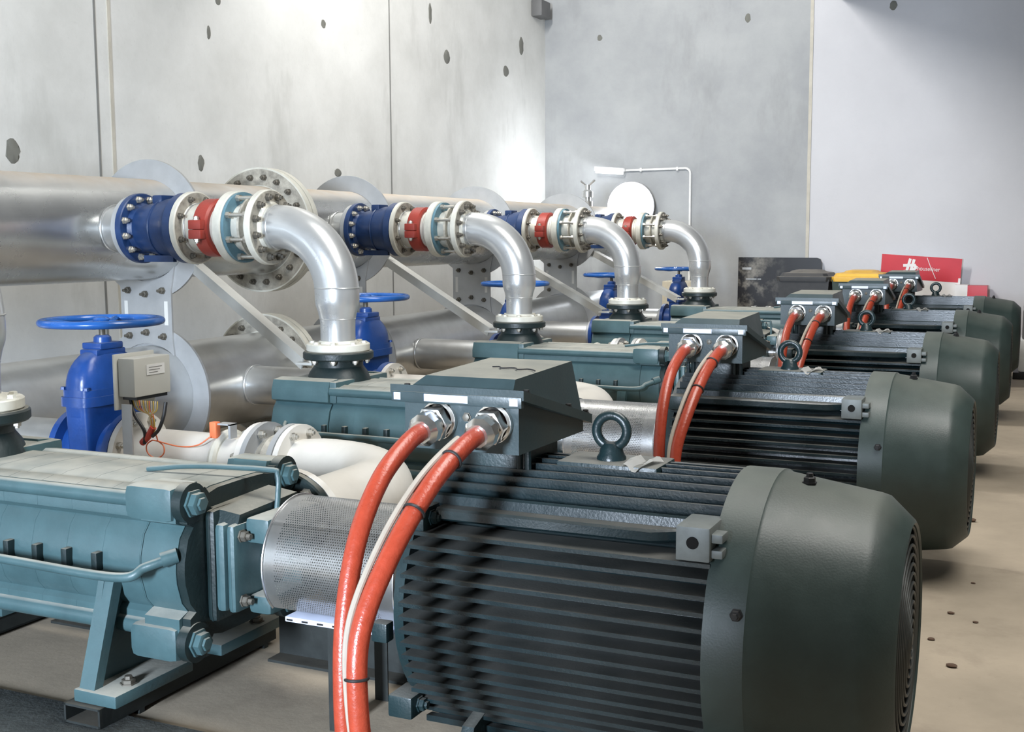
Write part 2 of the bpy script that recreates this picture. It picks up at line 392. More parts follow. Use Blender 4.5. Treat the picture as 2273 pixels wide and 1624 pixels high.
# ------------------------------------------------------------------ pump
def pump_profile(k=1.0, boss=0.0):
    q = [(0, .200), (-.10, .198), (-.135, .190), (-.15, .197+boss), (-.195-boss, .190+boss), (-.212-boss, .165), (-.212-boss, .125), (-.200, .112), (-.222, .085), (-.238, .03), (-.240, 0)]
    lo = [(y, -z) for y, z in q[::-1][1:]]
    left = q+lo
    right = [(-y, z) for y, z in left[::-1][1:-1]]
    return [(y*k, z*k) for y, z in left+right]
FR = ((0, 1, 0), (0, 0, 1))
def make_pump():
    t = thing('multistage_pump', LAB['pump'][0], 'pump', (-2.5, AY, AZ-.355), 'pumps in the row')
    b = MB()
    x = -2.86
    for k in range(6):
        x1 = x+.125
        b.prism(pump_profile(), (x+.002, AY, AZ), (x1-.0015, AY, AZ), FR)
        b.prism(pump_profile(.998), (x1-.002, AY, AZ), (x1+.0025, AY, AZ), FR)
        x = x1
    part('stage_casing', b, 'pump', t)
    b = MB().prism(pump_profile(1.0, .022), (-2.105, AY, AZ), (-1.992, AY, AZ), FR)
    for dy in (-.205, .205):
        for dz in (.175, -.19):
            b.box(-2.15, -1.992, AY+dy-.045, AY+dy+.045, AZ+dz-.05, AZ+dz+.045, .026, 2)
    part('suction_casing', b, 'pump', t)
    b = MB().prism(pump_profile(1.02, .02), (-3.16, AY, AZ), (-2.862, AY, AZ), FR)
    b.box(-3.13, -2.83, AY-.22, AY+.22, AZ+.12, AZ+.215, .01)
    part('discharge_casing', b, 'pump', t)
    # tie bolt nuts at the corners of the suction casing
    b = MB().prism(pump_profile(.99, .012), (-1.991, AY, AZ), (-1.966, AY, AZ), FR)
    for dy in (-.2, .2):
        for dz in (.175, -.19): b.cyl((-1.991, AY+dy, AZ+dz), (-1.962, AY+dy, AZ+dz), .052)
    part('end_flange', b, 'pumpdark', t, 'dark lobed end flange')
    for dy in (-.2, .2):
        for dz in (.175, -.19): one_bolt(t, (-1.962, AY+dy, AZ+dz), (1, 0, 0), .060, .026, 'pump', .006, 'tie_nut')
    # ribs coloured dark for shaded notches, lower tie rail, balance pipe
    for k in range(7):
        xx = -2.885+k*.105
        part('rib', MB().box(xx, xx+.02, AY-.262, AY-.225, AZ-.02, AZ+.030, .004), 'pumpdark', t, 'rib coloured dark as notch shade')
    b = MB(); b.cyl((-3.0, AY-.205, AZ-.165), (-2.02, AY-.205, AZ-.165), .024); b.cyl((-3.0, AY-.21, AZ+.172), (-2.1, AY-.21, AZ+.172), .020)
    part('tie_rail', b, 'pump', t)
    b = MB(); b.tube(spline([(-3.1, AY-.22, AZ+.03), (-3.0, AY-.30, AZ+.0), (-2.5, AY-.315, AZ-.002), (-2.12, AY-.315, AZ-.006), (-2.05, AY-.285, AZ+.02), (-1.995, AY-.235, AZ+.042)], 8), .0125)
    b.cyl((-2.02, AY-.26, AZ+.035), (-1.992, AY-.232, AZ+.044), .020, seg=12)
    part('balance_pipe', b, 'pump', t)
    # discharge nozzle
    c = (-2.957, AY)
    b = MB().lathe([(AZ+.19, .150), (AZ+.235, .132), (Z(-.580), .112), (Z(-.545), .112), (Z(-.545), 0), ], (c[0], c[1], 0), (0, 0, 1))
    part('discharge_nozzle', b, 'pumpdark', t)
    b = MB().disc((c[0], c[1], Z(-.529)), (0, 0, 1), .160, .036, 40, .006)
    part('discharge_flange', b, 'pumpdark', t)
    bolts(t, (c[0], c[1], Z(-.5475)), (0, 0, -1), .130, 8, .026, .014, 'zinc', .5, .006)
    # suction nozzle, facing away from the camera
    b = MB().lathe([(.16, .118), (.235, .118), (.235, 0)], (-2.0, AY, AZ), (0, 1, 0))
    part('suction_nozzle', b, 'pumpdark', t)
    b = MB().disc((-2.0, AY+.25, AZ), (0, 1, 0), .172, .03, 40, .005)
    part('suction_flange', b, 'pumpdark', t)
    bolts(t, (-2.0, AY+.234, AZ), (0, -1, 0), .140, 8, .03, .024, 'zinc', .2)
    # bearing bracket and gland plates
    h = .115
    b = MB().box(-1.966, -1.932, AY-.16, AY+.16, AZ-.15, AZ+.15, .02)
    b.prism([(-.15, .10), (.14, .12), (.12, .160), (-.13, .150)], (-1.97, AY, AZ), (-1.872, AY, AZ-.012), FR)
    part('bearing_bracket', b, 'pumpdark', t)
    for xa, xb in ((-1.930, -1.898), (-1.893, -1.866)):
        part('gland_plate', MB().box(xa, xb, AY-.165, AY+.165, AZ-h, AZ+h+.002, .015), 'pump', t)
    for dy in (-.135, .135):
        for dz in (-.085, .085): one_bolt(t, (-1.865, AY+dy, AZ+dz), (1, 0, 0), .028, .018, 'dkbolt', .012)
    b = MB().box(-1.866, -1.792, AY-.120, AY+.115, AZ+.062, AZ+.130, .014); b.box(-1.866, -1.795, AY-.115, AY+.115, AZ-.125, AZ-.075, .014)
    b.box(-1.866, -1.800, AY+.03, AY+.115, AZ-.12, AZ+.11, .01)
    part('bearing_yoke', b, 'pump', t)
    b = MB().cyl((-1.98, AY, AZ), (-1.70, AY, AZ), .032); b.cyl((-1.862, AY, AZ), (-1.83, AY, AZ), .055)
    part('shaft', b, 'steelbright', t)
    # leakage pipe over the bearing bracket
    b = MB().tube(spline([(-2.27, AY-.02, AZ+.206), (-2.12, AY+.0, AZ+.222), (-1.90, AY+.03, AZ+.224), (-1.868, AY+.03, AZ+.212), (-1.862, AY+.02, AZ+.16), (-1.86, AY+.01, AZ+.12)], 6), .0075, 10)
    part('leakage_pipe', b, 'pump', t)
    # support feet
    for xx in (-2.165, -3.02):
        for sgn in (-1, 1):
            f = MB()
            f.prism([(sgn*.335, -.305), (sgn*.06, -.305), (sgn*.09, -.17), (sgn*.20, -.05), (sgn*.262, -.035)], (xx-.065, AY, AZ), (xx-.045, AY, AZ), FR)
            f.prism([(sgn*.345, -.305), (sgn*.315, -.305), (sgn*.225, -.035), (sgn*.258, -.030)], (xx-.065, AY, AZ), (xx-.015, AY, AZ), FR)
            f.box(xx-.075, xx+.065, AY+sgn*.06, AY+sgn*.355, AZ-.335, AZ-.302, .005)
            ft = part('foot', f, 'pump', t)
            one_bolt(t, (xx+.03, AY+sgn*.27, AZ-.302), (0, 0, 1), .036, .014, 'dkbolt', .008)
    return t

# ------------------------------------------------------------------ motor
def make_motor():
    x0, x1 = -1.295, -.603
    t = thing('electric_motor', LAB['motor'][0], 'motor', (-.95, AY, AZ-.355), 'motors in the row')
    b = MB().lathe([(0, 0), (0, .262), (x1-x0, .262), (x1-x0, 0)], (x0, AY, AZ), (1, 0, 0), 48)
    R = .322; th = .0045
    def fin_h(z, sgn, xa, xb, R=R):
        y = math.sqrt(R*R-z*z)
        b.prism([(sgn*.20, z-th*1.6), (sgn*y, z-th), (sgn*y, z+th), (sgn*.20, z+th*1.6)], (xa, AY, AZ), (xb, AY, AZ), FR)
    def fin_v(y, sgn, xa, xb, R=R):
        z = math.sqrt(R*R-y*y)
        b.prism([(y-th*1.6, sgn*.16), (y-th, sgn*z), (y+th, sgn*z), (y+th*1.6, sgn*.16)], (xa, AY, AZ), (xb, AY, AZ), FR)
    for sgn in (-1, 1):
        for k in range(16):
            z = .187-k*.0308
            if z > -.285: fin_h(z, sgn, x0, x1+.002, .338 if k == 0 else .325)
    for y in (0, .035, .07, .105, .135, .167):
        for sg in ((1, -1) if y else (1,)):
            fin_v(y*sg, 1, x0, x1, .331); fin_v(y*sg, -1, x0, x1, .318)
    # shoulder: outermost fin face and the thick ledge below it
    for sgn in (-1, 1):
        b.prism([(sgn*.17, .19), (sgn*.220, .215), (sgn*.212, .262), (sgn*.207, .267), (sgn*.198, .262), (sgn*.17, .20)], (x0, AY, AZ), (x1, AY, AZ), FR)
        secs = []
        for xx, ins in ((x0+.06, 0), (-.735, 0), (-.675, .035)):
            secs.append([V((xx, AY+sgn*yy, AZ+zz)) for yy, zz in ((.17, .212), (.248-ins, .214), (.254-ins, .219), (.254-ins, .237), (.248-ins, .242), (.205, .243))])
        b.loft(secs)
    body = part('finned_housing', b, 'fins', t)
    # end shield on the drive side
    b = MB().lathe([(0, 0), (0, .17), (.035, .20), (.05, .296), (.078, .302), (.078, 0)], (x0-.078, AY, AZ), (1, 0, 0), 48)
    for a in (30, 150, 210, 330):
        ca, sa = math.cos(math.radians(a)), math.sin(math.radians(a))
        q0 = .012 if sa > 0 else .05
        b.box(x0-q0, x0-q0+.062, AY+ca*.285-.045, AY+ca*.285+.045, AZ+sa*.44-.026, AZ+sa*.44+.026, .006)
    b.box(x0-.09, x0-.05, AY-.292, AY-.258, AZ-.075, AZ-.03, .004)
    part('end_shield', b, 'motor', t)
    for a in (30, 150, 210, 330):
        ca, sa = math.cos(math.radians(a)), math.sin(math.radians(a)); one_bolt(t, (x0+(.050 if sa > 0 else .012), AY+ca*.292, AZ+sa*.44), (1, 0, 0), .03, .016, 'motor', .006)
    # lifting lugs with a hole by the fan cover
    for sgn in (-1, 1):
        b = MB().box(-.668, -.598, AY+sgn*.18, AY+sgn*.296, AZ+.198, AZ+.268, .004)
        b.box(-.60, -.575, AY+sgn*.24, AY+sgn*.285, AZ+.205, AZ+.222, .003); b.box(-.60, -.575, AY+sgn*.24, AY+sgn*.285, AZ+.236, AZ+.254, .003)
        lg = part('lug_block', b, 'lug', t, 'worn grey lug block')
        h = MB().ring((-.633, AY+sgn*.2965, AZ+.236), (0, sgn, 0), .0095, .0125, .003, 20); h.disc((-.633, AY+sgn*.2966, AZ+.236), (0, sgn, 0), .0100, .002, 20, .0004)
        part('threaded_hole', h, 'holeblack', lg)
    # fan cover with grille
    b = MB().lathe([(-.603, .300), (-.603, .336), (-.520, .336), (-.514, .331), (-.318, .301), (-.300, .296), (-.250, .250), (-.246, .243), (-.250, .238), (-.30, .238)], (0, AY, AZ), (1, 0, 0), 72)
    cv = part('fan_cover', b, 'cover', t)
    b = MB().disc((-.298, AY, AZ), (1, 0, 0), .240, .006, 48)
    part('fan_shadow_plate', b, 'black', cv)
    g = MB()
    for k in range(1, 13): g.torus((-.243-.012*(k/12)**2, AY, AZ), (1, 0, 0), .0195*k, .0034, 56, 8)
    g.disc((-.243, AY, AZ), (1, 0, 0), .016, .006)
    for k in range(8):
        a = 2*PI*k/8+.25
        g.cyl((-.246, AY, AZ), (-.258, AY+.24*math.cos(a), AZ+.24*math.sin(a)), .003, seg=8)
    part('grille', g, 'grille', cv)
    for a in (76, 200, 20, 320):
        ca, sa = math.cos(math.radians(a)), math.sin(math.radians(a))
    one_bolt(cv, (-.455, AY-.03, AZ+.320), (0, 0, 1), .026, .014, 'black', .008, 'screw')
    one_bolt(cv, (-.537, AY-.318, AZ+.108), (0, -1, 0), .022, .012, 'black', .006, 'screw')
    # eye bolt on its pad
    b = MB().box(-1.02, -.78, AY-.07, AY+.07, AZ+.300, AZ+.333, .006)
    part('top_pad', b, 'motor', t)
    e = (-.911, AY, AZ+.398)
    b = MB().torus(e, (0, 1, 0), .0365, .0115, 36, 12)
    b.lathe([(-.070, .0), (-.070, .034), (-.060, .034), (-.052, .029), (-.040, .026), (-.027, .017), (-.026, 0)], e, (0, 0, 1), 24)
    part('eye_bolt', b, 'motor', t)
    b = MB()
    g = [[(-.862+.055*i/6+.01*j, AY-.085+.045*j, AZ+.338+.010*math.sin(i*1.3+j)+(.0 if j else -.006)) for i in range(7)] for j in range(3)]
    vv = [[b.bm.verts.new(V(p)) for p in r] for r in g]
    for j in range(2):
        for i in range(6): b.bm.faces.new((vv[j][i], vv[j][i+1], vv[j+1][i+1], vv[j+1][i]))
    bmesh.ops.solidify(b.bm, geom=b.bm.faces[:], thickness=.0015)
    part('foil_tag', b, 'label', t, 'crumpled silver foil tag')
    # neck and terminal box with a lid split that slopes down to the back
    b = MB().box(-1.275, -1.085, AY-.10, AY+.10, AZ+.25, AZ+.375, .008)
    for xx in (-1.283, -1.262, -1.098, -1.077): b.cyl((xx, AY-.10, AZ+.295), (xx, AY-.10, AZ+.372), .008, seg=10)
    part('box_neck', b, 'motor', t)
    bx0, bx1 = -1.322, -1.040
    yf, yb = AY-.232, AY+.125
    zr = lambda y: AZ+.498-(y-yf)*.26
    b = MB()
    b.loft([[V((bx0, yf, AZ+.371)), V((bx1, yf, AZ+.371)), V((bx1+.01, yb, AZ+.371)), V((bx0-.01, yb, AZ+.371))],
            [V((bx0, yf, zr(yf))), V((bx1, yf, zr(yf))), V((bx1+.01, yb, zr(yb))), V((bx0-.01, yb, zr(yb)))]])
    tb = part('terminal_box', b, 'boxgreen', t)
    rx0, rx1, ry0, ry1 = -1.346, -1.018, AY-.255, AY+.155
    b = MB()
    b.loft([[V((rx0, ry0, zr(ry0)-.010)), V((rx1, ry0, zr(ry0)-.010)), V((rx1, ry1, zr(ry1)-.010)), V((rx0, ry1, zr(ry1)-.010))],
            [V((rx0, ry0, zr(ry0)+.012)), V((rx1, ry0, zr(ry0)+.012)), V((rx1, ry1, zr(ry1)+.012)), V((rx0, ry1, zr(ry1)+.012))]])
    b.box(rx0+.004, rx1-.004, ry0-.003, ry0+.012, AZ+.477, AZ+.501, .002)
    lx0, lx1, ly0, ly1 = -1.305, -1.052, AY-.235, AY+.145
    b.loft([[V((lx0, ly0, zr(ly0)+.011)), V((lx1, ly0, zr(ly0)+.011)), V((lx1+.012, ly1, zr(ly1)+.011)), V((lx0-.012, ly1, zr(ly1)+.011))],
            [V((lx0+.028, ly0+.022, AZ+.534)), V((lx1-.004, ly0+.022, AZ+.534)), V((lx1-.012, ly1-.01, AZ+.540)), V((lx0+.02, ly1-.01, AZ+.540))]])
    lid = part('box_lid', b, 'boxgreen', tb)
    for (px, py) in ((lx1+.022, ly0+.02), (lx0-.02, ly0+.02), (lx1+.026, AY+.02), (lx1+.026, AY+.13)):
        one_bolt(lid, (px, py, zr(py)+.012), (0, 0, 1), .014, .008, 'black', 0, 'lid_screw')
    # cable glands
    for gx in (-1.232, -1.096):
        c = (gx, yf, AZ+.438)
        b = MB().lathe([(0, 0), (0, .043), (.012, .043), (.012, .038), (.020, .038)], c, (0, -1, 0), 32)
        b.lathe([(.020, .040), (.045, .040), (.047, .035)], c, (0, -1, -.12), 6); b.lathe([(.047, .033), (.060, .033)], c, (0, -1, -.12), 28)
        b.lathe([(.060, .037), (.080, .037), (.088, .031), (.093, .026), (.093, 0)], c, (0, -1, -.16), 10)
        part('cable_gland', b, 'nickel', tb, 'nickel cable gland')
    one_bolt(tb, (-1.165, yf, AZ+.448), (0, -1, 0), .018, .008, 'dkbolt', 0, 'earth_screw')
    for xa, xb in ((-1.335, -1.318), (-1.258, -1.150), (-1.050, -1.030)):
        part('glare_strip', MB().box(xa, xb, ry0-.0042, ry0-.002, AZ+.482, AZ+.498), 'lip_glare_blue', lid, 'pale strip of painted glare')  # thin pale strips painted in as glare on the lid lip
    # feet
    for sgn in (-1, 1):
        f = MB().box(-1.23, -.68, AY+sgn*.20, AY+sgn*.32, AZ-.355, AZ-.325, .006)
        for xx in (-1.17,): f.prism([(sgn*.14, -.33), (sgn*.30, -.33), (sgn*.26, -.25), (sgn*.14, -.22)], (xx, AY, AZ), (xx+.03, AY, AZ), FR)
        part('foot', f, 'motor', t)
    return t

def make_guard():
    c = (-1.605, AY, AZ+.010)
    t = thing('coupling_guard', LAB['guard'][0], 'guard', c, 'coupling guards in the row')
    R = .160; x0, x1 = -1.785, -1.405
    def sect(r): return [(r*math.cos(math.radians(a)), r*math.sin(math.radians(a))) for a in range(-42, 223, 6)]
    b = MB(); A = [b.bm.verts.new((x0, c[1]+p[0], c[2]+p[1])) for p in sect(R)]; B = [b.bm.verts.new((x1, c[1]+p[0], c[2]+p[1])) for p in sect(R)]
    for i in range(len(A)-1): b.bm.faces.new((A[i], A[i+1], B[i+1], B[i]))
    bmesh.ops.solidify(b.bm, geom=b.bm.faces[:], thickness=.002)
    part('perforated_cover', b, 'perf', t)
    for x in (x0, x1):
        part('rolled_rim', MB().tube([V((x, c[1]+p[0], c[2]+p[1])) for p in sect(R+.0015)], .003, 8), 'steelbright', t)
    z0 = c[2]-.112
    for sgn in (-1, 1):
        part('side_lip', MB().box(x0+.07, x1-.01, c[1]+sgn*.112, c[1]+sgn*.165, z0-.009, z0+.004, .002), 'lip_glare_blue', t, 'slotted pale lip')
        part('guard_leg', MB().box(x0+.16, x0+.20, c[1]+sgn*.108, c[1]+sgn*.113, 0, z0), 'skid', t)
    for k in range(7): part('slot', MB().box(x0+.075+k*.045, x0+.075+k*.045+.018, c[1]-.1662, c[1]-.1645, z0-.0055, z0-.001), 'black', t)
    b = MB().cyl((-1.72, AY, AZ), (-1.45, AY, AZ), .045); b.cyl((-1.66, AY, AZ), (-1.60, AY, AZ), .10); b.cyl((-1.585, AY, AZ), (-1.525, AY, AZ), .10)
    part('coupling', b, 'dkbolt', t)
    return t

def make_skid():
    t = thing('base_frame', LAB['skid'][0], 'base', (-1.9, AY, 0), 'base frames under the pump sets')
    zt = AZ-.355
    for xx, ya, yb in ((-2.20, -.37, .37), (-3.02, -.36, .36), (-1.18, -.34, .34), (-.75, -.34, .34)):
        b = MB(); w_ = .06 if xx < -2 else .08; zt = AZ-(.336 if xx < -2 else .356)
        z0 = .013; yf_ = 0
        for (za, zb) in ((z0, z0+.006), (zt-.006, zt)): b.box(xx-w_, xx+w_, AY+ya, AY+yb, za, zb)
        for sx in (-1, 1): b.box(xx+sx*w_-(.006 if sx > 0 else 0), xx+sx*w_+(0 if sx > 0 else .006), AY+ya, AY+yb, z0, zt)
        for yy in (ya+.15, yb-.05): b.box(xx-w_, xx+w_, AY+yy-.01, AY+yy+.01, 0, z0)
        part('cross_tube', b, 'skid', t)
    for xa, xb in ((-2.925, -2.265), (-2.065, -1.275)):
        part('shade_rail', MB().box(xa, xb, AY+.285, AY+.295, 0, .17).box(xa, xb, AY+.225, AY+.295, .162, .170).box(xa, xb, AY+.225, AY+.295, 0, .008), 'skid', t)  # dark rails added to darken the floor beneath the pump
    return t

# ------------------------------------------------------------------ power cables
def make_cable(i):
    gx = (-1.232, -1.096)[i]; yf = AY-.232-.085; z0 = AZ+.424
    nm = ('left', 'right')[i]
    if i == 0: pts = [(gx, yf+.02, z0+.004), (gx-.002, yf-.06, z0-.016), (gx-.004, yf-.17, z0-.075), (gx-.002, yf-.265, z0-.18), (gx+.005, yf-.325, z0-.32), (gx+.018, yf-.355, z0-.47), (gx+.030, yf-.362, z0-.62), (gx+.034, yf-.362, .03)]
    else: pts = [(gx, yf+.02, z0+.004), (gx-.004, yf-.06, z0-.014), (gx-.014, yf-.19, z0-.075), (gx-.030, yf-.315, z0-.18), (gx-.048, yf-.400, z0-.31), (gx-.040, yf-.426, z0-.45), (gx-.026, yf-.415, z0-.62), (gx-.018, yf-.405, .03)]
    t = thing('power_cable', LAB['cable%d' % i][0], 'cable', (pts[-1][0], pts[-1][1], 0), 'orange cables running down beside the motors')
    P = spline(pts, 10)
    part('sheath', MB().tube(P, .0200, 18), 'cable', t)
    if i == 1:
        for k in (14, 24, 46):
            d = (P[k+1]-P[k-1]).normalized()
            part('cable_tie', MB().torus(P[k], d, .0212, .0030, 24, 8), 'black', t)
        E_ = [p+V((-.0195, -.008, .008)) for p in P[8:]]
        E_ = [p+V((-.006, 0, .003))*math.sin(j*.09) for j, p in enumerate(E_)]
        E_[-1].z = .012
        part('earth_wire', MB().tube(E_, .0068, 10), 'earth', t, 'thin grey earth wire')
    else:
        k = 58
        d = (P[k+1]-P[k-1]).normalized(); c = P[k]+V((.022, -.025, 0))
        b = MB()
        q = spline([c+V((-.048, .0, .004)), c+V((-.015, -.028, -.006)), c+V((.035, -.03, -.004)), c+V((.048, -.012, .004)), c+V((.03, .006, .004)), c+V((-.02, .048, .006)), c+V((-.046, .028, .006)), c+V((-.048, .0, .004))], 5)
        part('cable_tie', b.tube(q, .003, 8), 'black', t)
    return t

# ------------------------------------------------------------------ discharge pipework
TX = (1, 0, 0)
def make_elbow():
    vx = -2.957; R = .30; zc = HZ-R; hz = HZ
    t = thing('discharge_elbow', LAB['elbow'][0], 'pipe elbow', (vx, AY, Z(-.510)), 'silver elbows over the pumps')
    pts = [(vx, AY, Z(-.478)), (vx, AY, Z(-.42)), (vx, AY, Z(-.375)), (vx, AY, Z(-.335)), (vx, AY, Z(-.305)), (vx, AY, Z(-.28)), (vx, AY, zc)]
    rs = [.079, .079, .080, .088, .098, .101, .101]
    for k in range(1, 15):
        a = PI/2*k/14; pts.append((vx-R+R*math.cos(a), AY, zc+R*math.sin(a))); rs.append(.101)
    pts.append((-3.305, AY, hz)); rs.append(.101)
    part('bent_pipe', MB().tube(pts, .1, 40, True, rs), 'alu', t)
    for c_, ax, r_ in (((vx, AY, zc+.025), (0, 0, 1), .1015), ((vx, AY, Z(-.365)), (0, 0, 1), .0805), ((vx-R-.012, AY, hz), TX, .1015)):
        part('weld_seam', MB().torus(c_, ax, r_, .0028, 40, 8), 'alu', t)
    b = MB().lathe([(-.034, .0), (-.034, .140), (-.030, .144), (-.004, .144), (0, .140), (0, .095), (.012, .084), (.012, 0)], (vx, AY, Z(-.476)), (0, 0, 1))
    part('lower_flange', b, 'cream', t)
    bolts(t, (vx, AY, Z(-.476)), (0, 0, 1), .118, 8, .026, .010, 'cream', .5, 0)
    b = MB().lathe([(0, 0), (0, .170), (.004, .174), (.030, .174), (.034, .170), (.034, .12), (.050, .108), (.050, 0)], (-3.340, AY, hz), TX, 48)
    part('end_flange', b, 'cream', t)
    b = MB().ring((-3.305, AY, hz), TX, .113, .168, .003, 48)
    part('flange_face', b, 'flangedirty', t, 'dirty brown flange face')
    bolts(t, (-3.304, AY, hz), TX, .142, 12, .030, .022, 'dkbolt', .5, .012)
    return t
def make_dismantling():
    t = thing('dismantling_joint', LAB['joint'][0], 'pipe joint', (-3.45, AY, HZ), 'dismantling joints with tie rods')
    b = MB().lathe([(-.115, 0), (-.115, .112), (.100, .112), (.100, 0)], (-3.445, AY, HZ), TX)
    part('sleeve', b, 'cream', t)
    b = MB().lathe([(0, .110), (0, .166), (.005, .171), (.044, .171), (.048, .166), (.048, .110)], (-3.522, AY, HZ), TX, 48, True)
    part('ring_flange', b, 'cream', t)
    b = MB().ring((-3.465, AY, HZ), TX, .113, .164, .016, 48)
    part('gland_ring', b, 'teal', t, 'pale teal gland ring')
    b = MB().ring((-3.392, AY, HZ), TX, .113, .145, .012, 48)
    part('seal_ring', b, 'flangedirty', t)
    for k in range(8):
        a = 2*PI*(k+.5)/8; y, z = AY+.146*math.cos(a), HZ+.146*math.sin(a)
        r = part('tie_rod', MB().cyl((-3.470, y, z), (-3.340, y, z), .0095, seg=12), 'zinc', t)
        part('nut', MB().cyl((-3.457, y, z), (-3.438, y, z), .017, seg=6), 'zinc', r); part('nut', MB().cyl((-3.362, y, z), (-3.342, y, z), .017, seg=6), 'zinc', r)
    return t
def make_clamp():
    x = -3.622
    t = thing('grooved_coupling', LAB['clamp'][0], 'pipe coupling', (x, AY, HZ), 'red clamp couplings')
    b = MB().lathe([(-.043, .111), (-.043, .126), (-.034, .137), (.034, .137), (.043, .126), (.043, .111)], (x, AY, HZ), TX, 48, True)
    part('clamp_ring', b, 'red', t)
    for sgn in (-1, 1):
        for zz in (-.0085, -.0530):
            part('bolt_pad', MB().box(x-.036, x+.036, AY+sgn*.115, AY+sgn*.168, HZ+zz, HZ+zz+.0435, .006), 'red', t)
        one_bolt(t, (x, AY+sgn*.150, HZ+.035), (0, 0, 1), .026, .014, 'zinc', .004); one_bolt(t, (x, AY+sgn*.150, HZ-.053), (0, 0, -1), .026, .014, 'zinc', .006)
    return t
def make_spool():
    t = thing('flanged_spool', LAB['spool'][0], 'pipe', (-3.70, AY, HZ), 'short cream spools beside the check valves')
    b = MB().lathe([(0, 0), (0, .168), (.004, .173), (.028, .173), (.032, .168), (.032, .118), (.038, .113), (.205, .110), (.205, 0)], (-3.768, AY, HZ), TX, 48)
    part('pipe', b, 'cream', t)
    b = MB().ring((-3.7355, AY, HZ), TX, .12, .166, .002, 48)
    part('flange_face', b, 'flangedirty', t)
    b = MB().torus((-3.725, AY, HZ), TX, .114, .004, 40, 8)
    part('weld_seam', b, 'alu', t)
    bolts(t, (-3.735, AY, HZ), TX, .143, 8, .026, .018, 'dkbolt', .5, .010)
    return t
def make_check():
    t = thing('check_valve', LAB['check'][0], 'valve', (-3.98, AY, HZ), 'navy blue check valves')
    x0, x1 = -4.100, -3.770
    b = MB().lathe([(0, 0), (0, .165), (.004, .170), (.030, .170), (.034, .165), (.034, .122), (.055, .112), (.11, .122), (.20, .140), (.245, .146), (.280, .160), (.288, .168), (.328, .168), (.330, .164), (.330, 0)], (x0, AY, HZ), TX, 48)
    b.box(-3.96, -3.90, AY-.06, AY+.06, HZ+.115, HZ+.158, .01); b.prism([(-.012, -.13), (.012, -.13), (.012, -.162), (-.012, -.162)], (-4.02, AY-.05, HZ), (-3.84, AY-.05, HZ), FR)
    part('body', b, 'bluedark', t)
    b = MB().torus((-3.925, AY, HZ), TX, .136, .006, 40, 8)
    part('seam', b, 'bluedark', t)
    bolts(t, (x0+.0345, AY, HZ), TX, .143, 12, .030, .020, 'zinc', .5, .010)
    return t
def make_brace():
    t = None
    p0, p1 = V((-4.22, AY+2.56, Z(-.125))), V((-3.165, AY+2.06, Z(-.560)))
    t = thing('brace_bar', LAB['brace'][0], 'brace', tuple(p0), 'diagonal braces from the header supports')
    d = (p1-p0).normalized(); s_ = d.cross(V((0, 0, 1))).normalized(); n_ = s_.cross(d)
    part('angle_bar', MB().prism([(-.028, 0), (.028, 0), (.028, .006), (-.022, .006), (-.022, .056), (-.028, .056)][::-1], p0, p1, (-s_, -n_)), 'brace', t)
    e = V((-3.16, AY+2.06, Z(-.575)))
    part('end_plate', MB().box(e.x-.035, e.x+.055, e.y-.06, e.y+.06, e.z-.012, e.z-.0, .002), 'brace', t)
    return t

